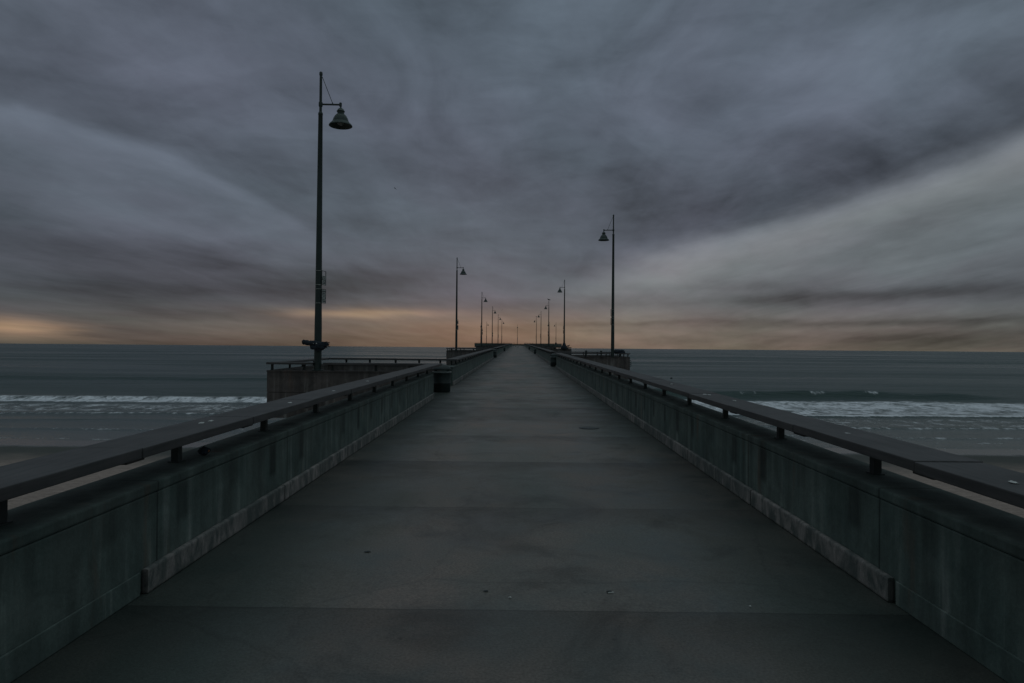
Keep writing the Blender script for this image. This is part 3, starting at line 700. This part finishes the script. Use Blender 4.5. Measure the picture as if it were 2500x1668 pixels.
# birds
def make_gull(name='gull', m_=None):
    e = empty(name, (0, 0, 0), 'x', 'gull'); k = dict(shear=False, smooth=True)
    mb = MB(); mb.tube([(-.24, 0, .10), (-.16, 0, .115), (-.06, 0, .13), (.04, 0, .145), (.10, 0, .17), (.135, 0, .205), (.155, 0, .235), (.175, 0, .245), (.195, 0, .24), (.235, 0, .228)],
        [.012, .032, .062, .070, .056, .036, .030, .033, .022, .004], 14); mb.build('body', M['gull'], e, **k)
    for s_ in (-1, 1):
        MB().tube([(.08, s_*.05, .15), (-.04, s_*.064, .145), (-.16, s_*.045, .125), (-.28, s_*.02, .11)], [.02, .032, .02, .004], 8).build('wing', M['bird'], e, **k)
        MB().tube([(.01, s_*.025, .09), (.01, s_*.025, .0)], .006, 6).build('leg', M['rope'], e, **k)
    return e
def make_flyer():
    e = empty('flying_gull', (0, 0, 0), 'x', 'gull'); k = dict(shear=False, smooth=True)
    MB().tube([(0, -.22, 0), (0, -.12, .0), (0, .0, .01), (0, .12, .02), (0, .18, .03), (0, .23, .02)], [.015, .045, .065, .05, .035, .006], 12).build('body', M['gull'], e, **k)
    for s_ in (-1, 1):
        mb = MB(); rr_ = []
        for (xx, ch, zz_, sw) in ((.03, .17, .02, 0), (.22, .16, .10, .03), (.38, .13, .13, .02), (.52, .08, .09, -.05), (.66, .02, .03, -.13)):
            rr_.append([(s_*xx, sw + ch/2, zz_), (s_*xx, sw, zz_ + .012), (s_*xx, sw - ch/2, zz_), (s_*xx, sw, zz_ - .006)])
        mb.rings(rr_).build('wing', M['bird'], e, **k)
    return e
g0 = make_gull(); used = [False]
def perch(x, y, z, rz, lab, s_=1.0):
    o = copy_tree(g0) if used[0] else g0; used[0] = True
    o.location = (x, y, z); o.rotation_euler = (0, 0, rz); o.scale = (s_,)*3; tag(o, lab, 'gull', 'gulls on the pier')
L3 = lamps[5]; perch(L3.location.x, L3.location.y, G(PLATF[5]) + 10.775, R(200), 'gull perched on the tip of the third right lamp', 1.7)
L5 = lamps[9]; perch(L5.location.x, L5.location.y, G(PLATF[9]) + 10.775, R(20), 'gull perched on the tip of the fifth right lamp', 1.5)
perch(7.2, PLATF[3] + .1, G(PLATF[3]) + RT, R(10), 'gull on the end of the second right lookout rail', 1.4)
for n_g, (px, rz) in enumerate(((1230, 0), (1243, 90), (1255, 170), (1282, 20), (1287, 100), (1294, 200), (1300, 10))):
    x_ = (px - 1265)/1667*350; y_ = HEAD_C + math.sqrt((HEAD_R - .18)**2 - x_*x_)
    perch(x_, y_, G(HEAD_C) + RT, R(rz), 'gull on the far rail of the round pier head, %s of seven from the left' % ['first', 'second', 'third', 'fourth', 'fifth', 'sixth', 'seventh'][n_g], 1.5)
for px, py, lab in ((1259, 847.5, 'gull standing on the distant walkway, left of the other'), (1264.5, 848.5, 'gull standing on the distant walkway, right of the other')):
    x_, y_ = floor_pt(px, py); perch(x_, y_, G(y_), R(30), lab, 1.2)
f0 = make_flyer()
def fly(o, px, py, d, rz, tilt, lab):
    a = Vector(((px - 1265)/1667, 1, (849 + .0084*(px - 1265) - py)/1667))
    o.location = Vector((0, 0, 1.75)) + a*d; o.rotation_euler = (0, tilt, rz); tag(o, lab, 'gull', 'gulls in flight')
fly(f0, 960.5, 459, 190, R(70), R(20), 'gull flying alone in the sky, high between the left lamps')
f1 = copy_tree(f0); fly(f1, 1225, 757, 330, R(40), R(-18), 'tiny gull flying low above the far end of the pier')
x_, y_ = 1.2, 0
fb = MB(); lumpy(fb, (0, 0, 0), (.35, .35, .25), 5, .1, 2)
o = fb.build('buoy', M['bin'], None, (41.5, 185, SEA + .1), shear=False); tag(o, 'tiny dark buoy bobbing far out on the right-hand water', 'buoy')
